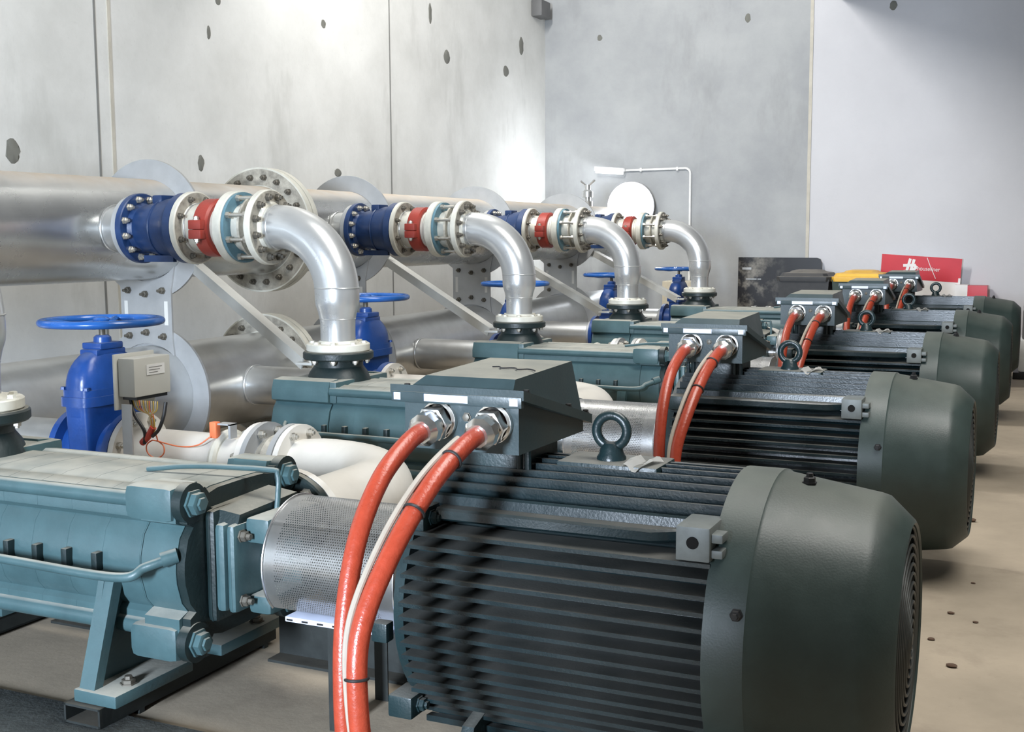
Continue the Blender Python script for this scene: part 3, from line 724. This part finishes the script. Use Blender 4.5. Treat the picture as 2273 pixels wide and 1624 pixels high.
# ------------------------------------------------------------------ suction pipework
SY = AY+1.08; SZ = Z(-.855)
def flat_section(hx, hy, z, n=28, p=2.6):
    out = []
    for k in range(n):
        a = 2*PI*k/n; c, s_ = math.cos(a), math.sin(a)
        out.append(V((vxg+hx*math.copysign(abs(c)**(2/p), c), SY+hy*math.copysign(abs(s_)**(2/p), s_), z)))
    return out
vxg = -3.478
def make_gate():
    global vxg
    t = thing('gate_valve', LAB['gate'][0], 'valve', (vxg, SY, SZ), 'blue gate valves with handwheels')
    b = MB()
    b.loft([flat_section(.052, .140, SZ-.20, p=9), flat_section(.058, .155, SZ, p=9), flat_section(.060, .165, Z(-.65), p=9)])
    b.lathe([(-.155, 0), (-.155, .168), (-.125, .168), (-.125, .125), (.125, .125), (.125, .168), (.155, .168), (.155, 0)], (vxg, SY, SZ), TX, 48)
    part('body', b, 'blue', t)
    b = MB().loft([flat_section(.085, .180, Z(-.655), p=5), flat_section(.085, .180, Z(-.618), p=5)]); b.loft([flat_section(.078, .172, Z(-.618), p=5), flat_section(.078, .172, Z(-.590), p=5)])
    part('bonnet_flange', b, 'blue', t)
    b = MB(); sec = []
    for k in range(9):
        u = k/8; f_ = math.sqrt(max(0, 1-(u*.93)**2.2)); sec.append(flat_section(.072*f_+.006, .166*f_+.006, Z(-.592)+.150*u, p=3.2))
    b.loft(sec)
    b.box(vxg-.028, vxg+.028, SY-.165, SY+.165, Z(-.70), Z(-.59), .008)
    part('bonnet', b, 'blue', t)
    b = MB().box(vxg-.050, vxg+.050, SY-.062, SY+.062, Z(-.438), Z(-.412), .006); b.lathe([(0, .036), (.022, .034), (.030, .024), (.030, 0)], (vxg, SY, Z(-.414)), (0, 0, 1))
    b.box(vxg-.046, vxg+.046, SY-.080, SY+.080, Z(-.465), Z(-.437), .008)
    part('gland_housing', b, 'blue', t)
    part('stem', MB().cyl((vxg, SY, Z(-.39)), (vxg, SY, Z(-.318)), .013, seg=12), 'dkbolt', t)
    b = MB().torus((vxg, SY, Z(-.330)), (0, 0, 1), .228, .0185, 56, 14)
    for v_ in b.bm.verts: v_.co.z = Z(-.330)+(v_.co.z-Z(-.330))*.85
    b.lathe([(-.010, 0), (-.010, .028), (.012, .034), (.020, .024), (.020, 0)], (vxg, SY, Z(-.332)), (0, 0, 1), 20)
    for k in range(4):
        a = PI/2*k+.5
        q = [(vxg+r_*math.cos(a), SY+r_*math.sin(a), Z(-.335)+dz) for r_, dz in ((.02, 0), (.10, -.008), (.17, 0), (.225, .004))]
        b.tube(spline(q, 4), .013, 10)
    part('handwheel', b, 'wheel', t, 'bright blue handwheel')
    for s_ in (-1, 1):
        for dy in (-.16, .16): one_bolt(t, (vxg+.06*s_, SY+dy, Z(-.590)), (0, 0, 1), .020, .012, 'blue', 0, 'bonnet_bolt')
    return t
def make_meter(k1):
    x0, x1 = -3.322, -2.700
    t = thing('suction_pipe', LAB['meter'][0], 'pipe', (-3.0, SY, SZ), 'white pipes behind the pumps')
    b = MB().lathe([(x0, 0), (x0, .165), (x0+.026, .165), (x0+.026, .105), (x1-.026, .105), (x1-.026, .160), (x1, .160), (x1, 0)], (0, SY, SZ), TX, 48)
    part('pipe', b, 'white', t)
    bolts(t, (x0+.027, SY, SZ), TX, .138, 8, .026, .018, 'zinc', .5)
    bolts(t, (x1-.027, SY, SZ), (-1, 0, 0), .138, 8, .026, .018, 'zinc', .5)
    b = MB().torus((-2.86, SY, SZ), TX, .108, .02, 40, 10)
    part('collar', b, 'cream', t)
    return t
def make_sjoint():
    t = thing('expansion_joint', LAB['sjoint'][0], 'pipe joint', (-2.62, SY, SZ), 'expansion joints behind the pumps')
    b = MB().lathe([(-2.698, 0), (-2.698, .165), (-2.676, .165), (-2.676, .105), (-2.640, .118), (-2.604, .105), (-2.580, .105), (-2.580, .165), (-2.558, .165), (-2.558, 0)], (0, SY, SZ), TX, 48)
    part('flanges', b, 'galvflat', t)
    b = MB().lathe([(-2.674, .106), (-2.640, .122), (-2.600, .106)], (0, SY, SZ), TX, 40)
    part('rubber_bellows', b, 'flangedirty', t, 'brown rubber bellows')
    bolts(t, (-2.674, SY, SZ), TX, .138, 8, .028, .02, 'zinc', .5)
    return t
def make_selbow():
    t = thing('suction_elbow', LAB['selbow'][0], 'pipe elbow', (-2.2, SY-.4, SZ), 'white elbows behind the pumps')
    x0 = -2.556; xe = -2.0; Rb = .44; az = AZ
    pts = [(x0, SY, SZ), (xe-Rb, SY, SZ)]
    for k in range(1, 13):
        a = PI/2*k/12; pts.append((xe-Rb+Rb*math.sin(a), SY-Rb+Rb*math.cos(a), SZ+(az-SZ)*k/12))
    pts.append((xe, AY+.30, az)); pts.append((xe, AY+.267, az))
    part('bent_pipe', MB().tube(pts, .108, 36, True, [.106]+[.118]*(len(pts)-2)+[.112]), 'white', t)
    b = MB().lathe([(0, 0), (0, .160), (.004, .165), (.026, .165), (.026, 0)], (x0, SY, SZ), TX, 48)
    part('inlet_flange', b, 'white', t)
    bolts(t, (x0+.027, SY, SZ), TX, .138, 8, .026, .018, 'zinc', .5)
    b = MB().lathe([(0, 0), (0, .172), (.028, .172), (.028, 0)], (xe, AY+.266, az), (0, 1, 0), 48)
    part('outlet_flange', b, 'white', t)
    return t

# ------------------------------------------------------------------ labels per set, then build and repeat
ORD = ('nearest the camera, largest in the picture', 'second from the camera', 'third from the camera', 'fourth from the camera', 'last of the row, by the far wall')
ORDL = ('at the left edge of the picture', 'second from the left edge', 'third from the left edge', 'fourth from the left edge', 'farthest away, beside the floodlight')
SHORT = ('in the foreground', 'second in the row', 'third in the row', 'fourth in the row', 'last in the row')
LAB = {
 'pump': ['teal multistage pump, %s, body lit by the door' % ORD[0]]+['dusty dark teal multistage pump, %s' % o for o in ORD[1:]],
 'motor': ['dark green finned electric motor, %s' % o for o in ORD],
 'guard': ['perforated steel coupling guard of the pump set %s' % o for o in SHORT],
 'skid': ['dark steel base frame under the pump set %s' % o for o in SHORT],
 'cable0': ['left orange cable of the pair on the motor %s' % o for o in SHORT],
 'cable1': ['right orange cable with a thin grey wire on the motor %s' % o for o in SHORT],
 'elbow': ['silver pipe elbow cut off by the left edge of the picture']+['silver pipe elbow over a pump, %s' % o for o in ORDL[1:]],
 'joint': ['cream dismantling joint with tie rods, outside the left edge']+['cream dismantling joint with tie rods, %s' % ('nearest in view', 'second in view', 'third in view', 'farthest, beside the floodlight')[i] for i in range(4)],
 'clamp': ['red clamp coupling outside the left edge']+['red clamp coupling on the cream pipe, %s' % ('nearest in view', 'second in view', 'third in view', 'farthest, in the floodlight glare')[i] for i in range(4)],
 'spool': ['cream spool outside the left edge']+['cream flanged spool beside a navy check valve, %s' % ('nearest in view', 'second in view', 'third in view', 'farthest in view')[i] for i in range(4)],
 'check': ['navy check valve outside the left edge']+['navy blue check valve on the upper header, %s' % ('nearest in view', 'second in view', 'third in view', 'farthest in view')[i] for i in range(4)],
 'brace': ['pale diagonal brace bar ending at the %s silver elbow' % o for o in ('second', 'third', 'fourth', 'fifth')],
 'gate': ['bright blue gate valve with handwheel, nearest, behind the teal pump']+['blue gate valve with handwheel, %s' % o for o in ('partly hidden by the second silver elbow', 'behind the third silver elbow, wheel showing at both sides', 'left of the fourth silver elbow', 'left of the last silver elbow')],
 'meter': ['white suction pipe under the grey junction box']+['white suction pipe behind the pump %s' % o for o in SHORT[1:]],
 'sjoint': ['brown expansion joint between white flanges behind the teal pump']+['expansion joint behind the pump %s' % o for o in SHORT[1:]],
 'selbow': ['white suction elbow behind the orange cables of the nearest motor']+['white suction elbow behind the pump %s' % o for o in SHORT[1:]],
}
# the nearest check valve train lies outside the frame, so only its elbow is built for the first set
def repeat(root, labels, first=1, dy0=0, n=NSET):
    index_kids()
    for k in range(first, n):
        c = copy_tree(root); c.location.y += PITCH*(k-first+1) if first > 0 else 0
        c['label'] = labels[k]
for fn, key in ((make_pump, 'pump'), (make_motor, 'motor'), (make_guard, 'guard'), (make_skid, 'skid'), (make_elbow, 'elbow'),
                (make_gate, 'gate'), (lambda: make_meter(True), 'meter'), (make_sjoint, 'sjoint'), (make_selbow, 'selbow')):
    repeat(fn(), LAB[key])
lid0 = bpy.data.objects['box_lid']
q = [(-1.19+.016*i, AY-.05+.012*math.sin(i*2.2)-.004*i, AZ+.5395+.0006) for i in range(9)]
part('marker_scribble', MB().tube(spline(q, 4), .0018, 6), 'black', lid0, 'thin black marker scribble')
for i in (0, 1): repeat(make_cable(i), LAB['cable%d' % i])
for fn, key in ((make_dismantling, 'joint'), (make_clamp, 'clamp'), (make_spool, 'spool'), (make_check, 'check')):
    r = fn(); r.location.y += PITCH; r['label'] = LAB[key][1]
    index_kids()
    for k in range(2, NSET):
        c = copy_tree(r); c.location.y += PITCH*(k-1); c['label'] = LAB[key][k]
r = make_brace(); index_kids()
for k in range(1, 4):
    c = copy_tree(r); c.location.y += PITCH*k; c['label'] = LAB['brace'][k]

# ------------------------------------------------------------------ headers
YE = 12.35
DY = [AY+2*k for k in range(NSET)]            # discharge branches
def header(name, label, z, ends, branches, bx, br, m, joints):
    t = thing(name, label, 'pipe', (HX, 6, z))
    b = MB().lathe([(ends[0], 0), (ends[0], HR), (ends[1]-.06, HR), (ends[1]-.02, .22), (ends[1], .12), (ends[1], 0)], (HX, 0, z), (0, 1, 0), 64)
    part('main_pipe', b, m, t)
    for yb in branches:
        b = MB().lathe([(.20, br), (bx-HX-.03, br), (bx-HX-.03, 0)], (HX, yb, z), TX, 40)
        b.torus((HX+.272, yb, z), TX, br+.002, .006, 40, 8)
        s_ = part('branch', b, 'galv', t)
        b = MB().disc((bx-.017, yb, z), TX, .160 if z > 1 else .125, .034, 48, .005)
        part('branch_flange', b, 'galvflat', s_)
    for yj in joints:
        for q in (-1, 1):
            b = MB().ring((HX, yj+q*.026, z), (0, 1, 0), .268, .385, .044, 64)
            f_ = part('flange', b, 'cream', t)
            b = MB().ring((HX, yj+q*.049, z), (0, 1, 0), .276, .375, .002, 64)
            part('flange_face', b, 'flangedirty', f_)
            bolts(f_, (HX, yj+q*.05, z), (0, q, 0), .325, 20, .034, .024, 'dkbolt', .5, .012)
    return t
header('discharge_header', 'large silver upper header pipe along the left wall, tan dust on top', HZ, (-1.2, YE), DY[1:], -4.102, .112, 'galvdust', (6.08,))
header('suction_header', 'large galvanised lower header pipe near the floor along the left wall', LZ, (-1.2, 12.3), [y+1.08 for y in DY], -3.640, .112, 'galv', (6.08,))
def make_support(k):
    y = 5.05+1.99*k
    t = thing('header_support', 'grey support of ring plates between both headers, %s' % ('nearest, behind the blue handwheel', 'second, behind the second silver elbow', 'third, behind the third silver elbow', 'fourth, behind the fourth silver elbow')[k], 'pipe support', (HX, y, 0), 'plate supports holding both headers')
    for z, nm in ((HZ, 'upper_ring'), (LZ, 'lower_ring')):
        part(nm, MB().ring((HX, y, z), (0, 1, 0), .2705, .378, .016, 64), 'galvflat', t)
    poly = [(-.185, -.60), (.185, -.60), (.185, -.27), (.27, -.20), (.24, -.12), (-.24, -.12), (-.27, -.20), (-.185, -.27)]
    # plate in front of the rings, with curved recesses at the pipes
    prof = []
    for a in range(205, 336, 10): prof.append((.282*math.cos(math.radians(a))-.02, HZ+.282*math.sin(math.radians(a))))
    prof = prof[2:-2]
    low = [(.282*math.cos(math.radians(a))-.02, LZ+.282*math.sin(math.radians(a))) for a in range(50, 131, 8)]
    outline = prof+[(.152, HZ-.33), (.152, LZ+.30)]+low+[(-.202, LZ+.30), (-.202, HZ-.33)]
    b = MB().prism(outline, (HX, y-.020, 0), (HX, y-.008, 0), ((1, 0, 0), (0, 0, 1)))
    pl = part('web_plate', b, 'galvflat', t)
    for dx in (-.12, 0, .12):
        one_bolt(pl, (HX+dx-.025, y-.021, HZ-.332-(.02 if dx == 0 else 0)), (0, -1, 0), .034, .02, 'dkbolt', .02)
        one_bolt(pl, (HX+dx-.025, y-.021, LZ+.322+(.0 if dx else .02)), (0, -1, 0), .034, .02, 'dkbolt', .02)
    for dx in (-.165, .115): part('slot', MB().box(HX+dx-.012, HX+dx+.012, y-.0215, y-.0195, HZ-.52, HZ-.39), 'wall', pl)
    b = MB().box(HX-.12, HX+.12, y-.06, y+.06, 0, LZ-.272); b.box(HX-.2, HX+.2, y-.1, y+.1, 0, .012)
    part('stand', b, 'galvflat', t)
    return t
for k in range(4): make_support(k)

# ------------------------------------------------------------------ junction box on the nearest suction pipe
t = thing('junction_box', 'grey plastic junction box with loose wires, standing right of the nearest blue valve', 'electrical box', (-3.12, 3.44, Z(-.76)))
c = V((-3.18, 3.505, Z(-.524)))
part('enclosure', MB().box(c.x-.04, c.x+.04, c.y-.10, c.y+.10, c.z-.074, c.z+.074, .006), 'jbox', t)
part('back_plate', MB().box(c.x-.052, c.x-.044, c.y-.115, c.y+.105, c.z-.125, c.z+.088, .002), 'jbox', t)
part('label_plate', MB().box(c.x+.0402, c.x+.0425, c.y-.035, c.y+.065, c.z+.005, c.z+.045), 'label', t)
for k in range(3): part('label_print', MB().box(c.x+.0425, c.x+.0432, c.y-.022, c.y+.05-.012*k, c.z+.033-.010*k, c.z+.0355-.010*k), 'seal_dark', t)
part('cable_entry', MB().box(c.x-.034, c.x+.034, c.y-.085, c.y+.085, c.z-.086, c.z-.074), 'black', t)
part('post', MB().box(-3.205, -3.158, 3.400, 3.407, Z(-1.0), c.z-.10, .001), 'galvflat', t)
c = V((-3.115, 3.45, Z(-.525)))
for k in range(13):
    m = ('wireyellow', 'wirewhite', 'wireyellow', 'wireorange', 'wirewhite')[k % 5]
    x = c.x-.06+.010*k; q = V((-3.085, 3.43, Z(-.70)))
    part('wire', MB().tube(spline([(x, c.y-.02, c.z-.085), (x+.2*(q.x-x), 3.43, c.z-.12), (q.x+random.uniform(-.012, .012), q.y, q.z+.03), (q.x+random.uniform(-.012, .012), q.y, q.z-.03)], 5), .0022, 6), m, t)
b = MB().tube(spline([(c.x-.07, c.y-.02, c.z-.085), (c.x-.045, 3.42, c.z-.14), (c.x+.0, 3.42, c.z-.20), (c.x-.01, 3.43, c.z-.25)], 6), .007, 8)
b.tube(spline([(c.x+.10, c.y-.02, c.z-.085), (c.x+.095, 3.42, c.z-.14), (c.x+.07, 3.42, c.z-.19), (c.x+.03, 3.43, c.z-.22)], 6), .007, 8)
part('black_lead', b, 'black', t)
part('cable_end', MB().tube(spline([(c.x+.035, 3.43, c.z-.185), (c.x+.01, 3.43, c.z-.22), (c.x-.03, 3.44, c.z-.25)], 6), .013, 10), 'wirered', t)
lp = V((-3.100, 3.462, Z(-.800)))
q = [(-3.085, 3.43, Z(-.70)), (-3.075, 3.44, Z(-.745))]+[tuple(lp+V((.043*math.sin(a), -.006*a/6.3, .034*math.cos(a)))) for a in (.3, 1.1, 1.9, 2.7, 3.5, 4.3, 5.1, 5.9, 6.5)]+[(-3.0, 3.475, Z(-.785)), (-2.92, 3.485, Z(-.777)), (-2.875, 3.51, Z(-.745))]
part('orange_lead', MB().tube(spline(q, 8), .0028, 6), 'wireorange', t, 'thin looped orange lead')
t = thing('pressure_tapping', 'small orange capped fitting on the white suction pipe right of the junction box', 'fitting', (-2.87, 3.55, Z(-.75)))
part('cap', MB().box(-2.885, -2.855, 3.515, 3.545, Z(-.752), Z(-.69), .004), 'wireorange', t)
part('bracket', MB().box(-2.85, -2.79, 3.52, 3.56, Z(-.70), Z(-.694)).box(-2.80, -2.79, 3.52, 3.56, Z(-.75), Z(-.695)), 'galvflat', t)

# ------------------------------------------------------------------ floor cover in the left foreground
b = MB().box(-4.0, -1.45, .9, 2.25, .0, .012, .002)
solo('floor_cover', b, 'cover_plate', 'flat dark grey steel cover on the floor in the bottom left corner', 'floor cover', (-2.9, 1.6, 0))

# ------------------------------------------------------------------ fittings on the far wall
t = thing('glowdisc', 'added glaring round white floodlight at the end of the headers by the far wall', 'lamp', (-4.44, 12.86, Z(.36)))  # glowing disc put in for sunlight glaring through a gap
part('housing', MB().lathe([(0, 0), (0, .24), (.10, .285), (.12, .285), (.12, 0)], (-4.44, 12.995, Z(.34)), (0, -1, 0)), 'greybox', t)
part('lens', MB().lathe([(.121, .275), (.15, .25), (.19, .12), (.20, 0)], (-4.44, 12.995, Z(.34)), (0, -1, 0)), 'lamp', t)
l = bpy.data.lights.new('glowdisc_beam', 'AREA'); l.shape = 'DISK'; l.size = .4; l.energy = 30; l.color = (.9, .94, 1)  # beam added to spread that glare over the left wall
o = bpy.data.objects.new('glowdisc_beam', l); COL.objects.link(o); o.location = (-4.44, 12.80, Z(.36))
o.rotation_euler = V((-1, -.55, .05)).to_track_quat('-Z', 'Y').to_euler()
t = thing('wall_conduit', 'thin white conduit on the far wall turning a right angle beside the lamp', 'conduit', (-3.77, 12.98, Z(.75)))
part('pipe', MB().tube([(-4.55, 12.98, Z(.752)), (-3.83, 12.98, Z(.758))]+[(-3.83+.06*math.sin(a), 12.98, Z(.698)+.06*math.cos(a)) for a in (0, .4, .8, 1.2, PI/2)]+[(-3.77, 12.98, .05)], .013, 10), 'label', t)
for x in (-4.35, -3.92): part('clip', MB().box(x-.012, x+.012, 12.964, 13.0, Z(.735), Z(.775)), 'label', t)
t = thing('batten_light', 'small white batten light at the left end of the wall conduit', 'lamp', (-4.7, 12.9, Z(.74)))
part('casing', MB().prism([(-.035, -.02), (.035, -.02), (.025, .03), (-.025, .03)], (-4.88, 12.90, Z(.772)), (-4.54, 12.93, Z(.745)), ((0, 1, 0), (0, 0, 1))), 'label', t)
part('diffuser', MB().tube([(-4.87, 12.90, Z(.748)), (-4.55, 12.93, Z(.722))], .02, 12), 'tube', t)
part('bracket', MB().box(-4.57, -4.53, 12.92, 13.0, Z(.74), Z(.77)), 'label', t)
solo('wall_box', MB().box(XL+.0, XL+.13, 12.60, 12.86, Z(2.50), Z(2.68), .01), 'greybox', 'small grey box high in the corner of the two concrete walls', 'electrical box', (XL+.06, 12.73, Z(2.5)))
t = thing('air_valve', 'small silver air valve standing on the far end of the upper header', 'valve', (HX, 11.7, HZ+.26))
part('body', MB().lathe([(.24, .05), (.30, .05), (.30, .03), (.34, .03), (.34, .055), (.40, .055), (.42, .03), (.47, .03), (.47, .0)], (HX, 11.7, HZ+.02), (0, 0, 1), 20), 'galv', t)
part('lever', MB().tube([(HX-.07, 11.68, HZ+.53), (HX, 11.7, HZ+.47), (HX+.08, 11.7, HZ+.54)], .012, 8), 'steelbright', t)
solo('wall_cabinet', MB().box(-4.0, -3.62, 12.70, 12.99, .0, Z(-.50), .01), 'card', 'beige cabinet on the floor seen between the last two silver elbows', 'cabinet', (-3.8, 12.85, 0))

# boards, bins and boxes by the far wall
def leaning(name, label, cat, x0, x1, y, zb, zt, lean, m, roll=0):
    t = thing(name, label, cat, ((x0+x1)/2, y, zb)); return t
t = thing('photo_board', 'black board with a dark rock photograph leaning on the far wall left of the bins', 'board', (-2.74, 12.90, 0))
z0, z1 = Z(-.80), Z(-.24)
poly = [(-.46, z0), (.45, z0), (.45, z1-.05), (.435, z1-.012), (.40, z1), (-.455, z1+.005)]
bo = part('panel', MB().prism(poly, (-2.74, 12.93, 0), (-2.74, 12.95, 0), ((1, 0, 0), (0, 0, 1))), 'photo', t)
b = MB()
for (x, z, sx, sz) in ((-.36, -.36, .05, .012), (-.28, -.475, .03, .006), (-.34, -.475, .03, .006), (-.22, -.475, .02, .005)):
    b.box(-2.74+x-sx, -2.74+x+sx, 12.9275, 12.9298, Z(z)-sz, Z(z)+sz)
part('pale_print', b, 'galvflat', t)
part('stand', MB().box(-3.15, -3.11, 12.94, 12.98, 0, z0+.02).box(-2.36, -2.32, 12.94, 12.98, 0, z0+.02), 'black', t)
def wheelie(label, x, y, m_lid, m_body, ztop):
    t = thing('wheelie_bin', label, 'bin', (x, y, 0), 'bins by the far wall')
    zt = ztop-.075
    b = MB(); b.loft([[V((x-.20, y-.20, .06)), V((x+.20, y-.20, .06)), V((x+.20, y+.22, .06)), V((x-.20, y+.22, .06))], [V((x-.255, y-.27, zt-.01)), V((x+.255, y-.27, zt-.01)), V((x+.255, y+.27, zt-.01)), V((x-.255, y+.27, zt-.01))]])
    part('body', b, m_body, t)
    b = MB(); sec = []
    for (hx, hy, z) in ((.265, .285, zt-.03), (.272, .29, zt+.0), (.272, .29, zt+.015), (.245, .27, zt+.02), (.225, .25, zt+.05), (.16, .19, zt+.06), (.14, .17, ztop), (.11, .13, ztop+.006)):
        sec.append([V((x+sx*hx+cx, y+sy*hy+cy, z)) for sx, sy, cx, cy in ((-1, -1, .04, 0), (1, -1, -.04, 0), (1, -1, 0, .04), (1, 1, 0, -.04), (1, 1, -.04, 0), (-1, 1, .04, 0), (-1, 1, 0, -.04), (-1, -1, 0, .04))])
    b.loft(sec); part('lid', b, m_lid, t)
    for s_ in (-1, 1): part('wheel', MB().cyl((x+s_*.20, y+.22, .10), (x+s_*.26, y+.22, .10), .10, seg=20), 'black', t)
    part('handle', MB().cyl((x-.22, y+.31, zt), (x+.22, y+.31, zt), .014, seg=10).box(x-.22, x-.2, y+.26, y+.31, zt-.02, zt+.012).box(x+.2, x+.22, y+.26, y+.31, zt-.02, zt+.012), 'black', t)
    return t
wheelie('black dusty wheelie bin with raised lid in front of the black photo board', -2.31, 12.30, 'binblack', 'binblack', Z(-.355))
wheelie('dark bin with a yellow lid left of the red sign', -1.78, 12.35, 'binyellow', 'bingreen', Z(-.355))

# red and white sign board
t = thing('sign_board', 'red and white sign board with white emblem leaning on the far wall', 'sign', (-1.27, 12.86, 0))
ang = -.062; cx, cz = -1.275, Z(-.42)
ex, ez = V((math.cos(ang), 0, math.sin(ang))), V((-math.sin(ang), -.10, math.cos(ang)))
o0 = V((cx, 12.88, cz)); yn = V((0, -1, -.10)).normalized()
def on(a, bb, d=0): return o0+ex*a+ez*bb+yn*d
def plate(a0, a1, b0, b1, d0, d1):
    return MB().loft([[on(a0, b0, d0), on(a1, b0, d0), on(a1, b1, d0), on(a0, b1, d0)], [on(a0, b0, d1), on(a1, b0, d1), on(a1, b1, d1), on(a0, b1, d1)]])
part('board', plate(-.395, .395, -.72, .20, -.01, .0), 'signwhite', t)
part('red_field', plate(-.395, .395, -.045, .20, 0, .002), 'signred', t)
def strokes(mb, segs, w_, d0=.002, d1=.004):
    for i_, (a0, b0, a1, b1) in enumerate(segs):
        d1 = d1+.0004
        dd = V((a1-a0, b1-b0)).normalized(); n_ = V((-dd.y, dd.x))*w_/2
        q = [(a0+n_.x, b0+n_.y), (a0-n_.x, b0-n_.y), (a1-n_.x, b1-n_.y), (a1+n_.x, b1+n_.y)]
        mb.loft([[on(a, b_, d0) for a, b_ in q], [on(a, b_, d1) for a, b_ in q]])
b = MB()
strokes(b, [(-.150, -.03, -.108, .170), (-.112, -.03, -.070, .165), (-.175, .095, -.05, .105), (-.065, .105, -.042, .08), (-.042, .085, -.085, .045), (-.170, .045, -.150, -.005), (-.085, .055, -.055, -.03)], .028)
part('emblem', b, 'signwhite', t)
# small lettering next to the emblem
fc = bpy.data.curves.new('lettering', 'FONT'); fc.body = 'houseliner'; fc.size = .062; fc.extrude = .0008; fc.materials.append(MT['signwhite'])
tmp = bpy.data.objects.new('lettering', fc); COL.objects.link(tmp)
dg = bpy.context.evaluated_depsgraph_get(); me = bpy.data.meshes.new_from_object(tmp.evaluated_get(dg))
bpy.data.objects.remove(tmp)
for v_ in me.vertices: v_.co = on(-.035+v_.co.x*.86, .055+v_.co.y, .0035+v_.co.z)-ORG[t.name]
me.name = 'lettering'; lo = bpy.data.objects.new('lettering', me); COL.objects.link(lo); lo.parent = t
b = MB(); strokes(b, [(.055, .19, .09, .11), (.09, .11, .155, -.02)], .006)
part('crease', b, 'signwhite', t)
part('edge_tab', plate(.375, .397, -.72, .0, .003, .006), 'signwhite', t)
t = thing('carton', 'small white box with a red end right of the sign board', 'box', (-.73, 12.80, 0))
part('white_side', MB().box(-.92, -.80, 12.72, 12.95, .0, Z(-.505)), 'signwhite', t)
part('red_side', MB().box(-.80, -.615, 12.72, 12.95, .0, Z(-.512)), 'signred', t)
# equipment case at the right edge
t = thing('equipment_case', 'grey and white case with a handle at the right edge behind the last motor', 'case', (.05, 11.3, 0))
part('white_base', MB().box(-.26, .5, 11.0, 11.6, .06, .34, .02), 'label', t)
part('grey_top', MB().box(-.24, .48, 11.02, 11.58, .34, .60, .02), 'greybox', t)
part('handle', MB().tube(spline([(-.22, 11.05, .58), (-.20, 11.05, .66), (0, 11.05, .68), (.2, 11.05, .68)], 6), .015, 10), 'black', t)
part('plinth', MB().box(-.30, .54, 10.96, 11.64, 0, .06, .004), 'black', t)
# crumbs on the floor at the right
for (u, v, s_, lb) in ((2112, 1480, .012, 'largest brown crumb, bottom right of the floor'), (2067, 1420, .009, 'dark crumb left of the largest brown crumb'), (2155, 1157, .018, 'dark flake near the second motor'), (2165, 1382, .007, 'tiny crumb above the largest brown crumb'), (2110, 1362, .009, 'dark crumb in the shadow beside the nearest motor'), (2160, 1295, .006, 'tiny speck in the shaded strip of floor')):
    d = _r*((u-1136.5)/2611)-_u*((v-812)/2611)+_f; p = d*(-HC/d.z); p.z = 0
    b = MB(); bmesh.ops.create_icosphere(b.bm, subdivisions=2, radius=1)
    for q in b.bm.verts: q.co = V((p.x+q.co.x*s_*1.3*random.uniform(.8, 1.2), p.y+q.co.y*s_, s_*.45+q.co.z*s_*.45))
    solo('debris_crumb', b, 'debris', lb+', on the bare floor', 'debris', (p.x, p.y, 0), 'crumbs on the floor')
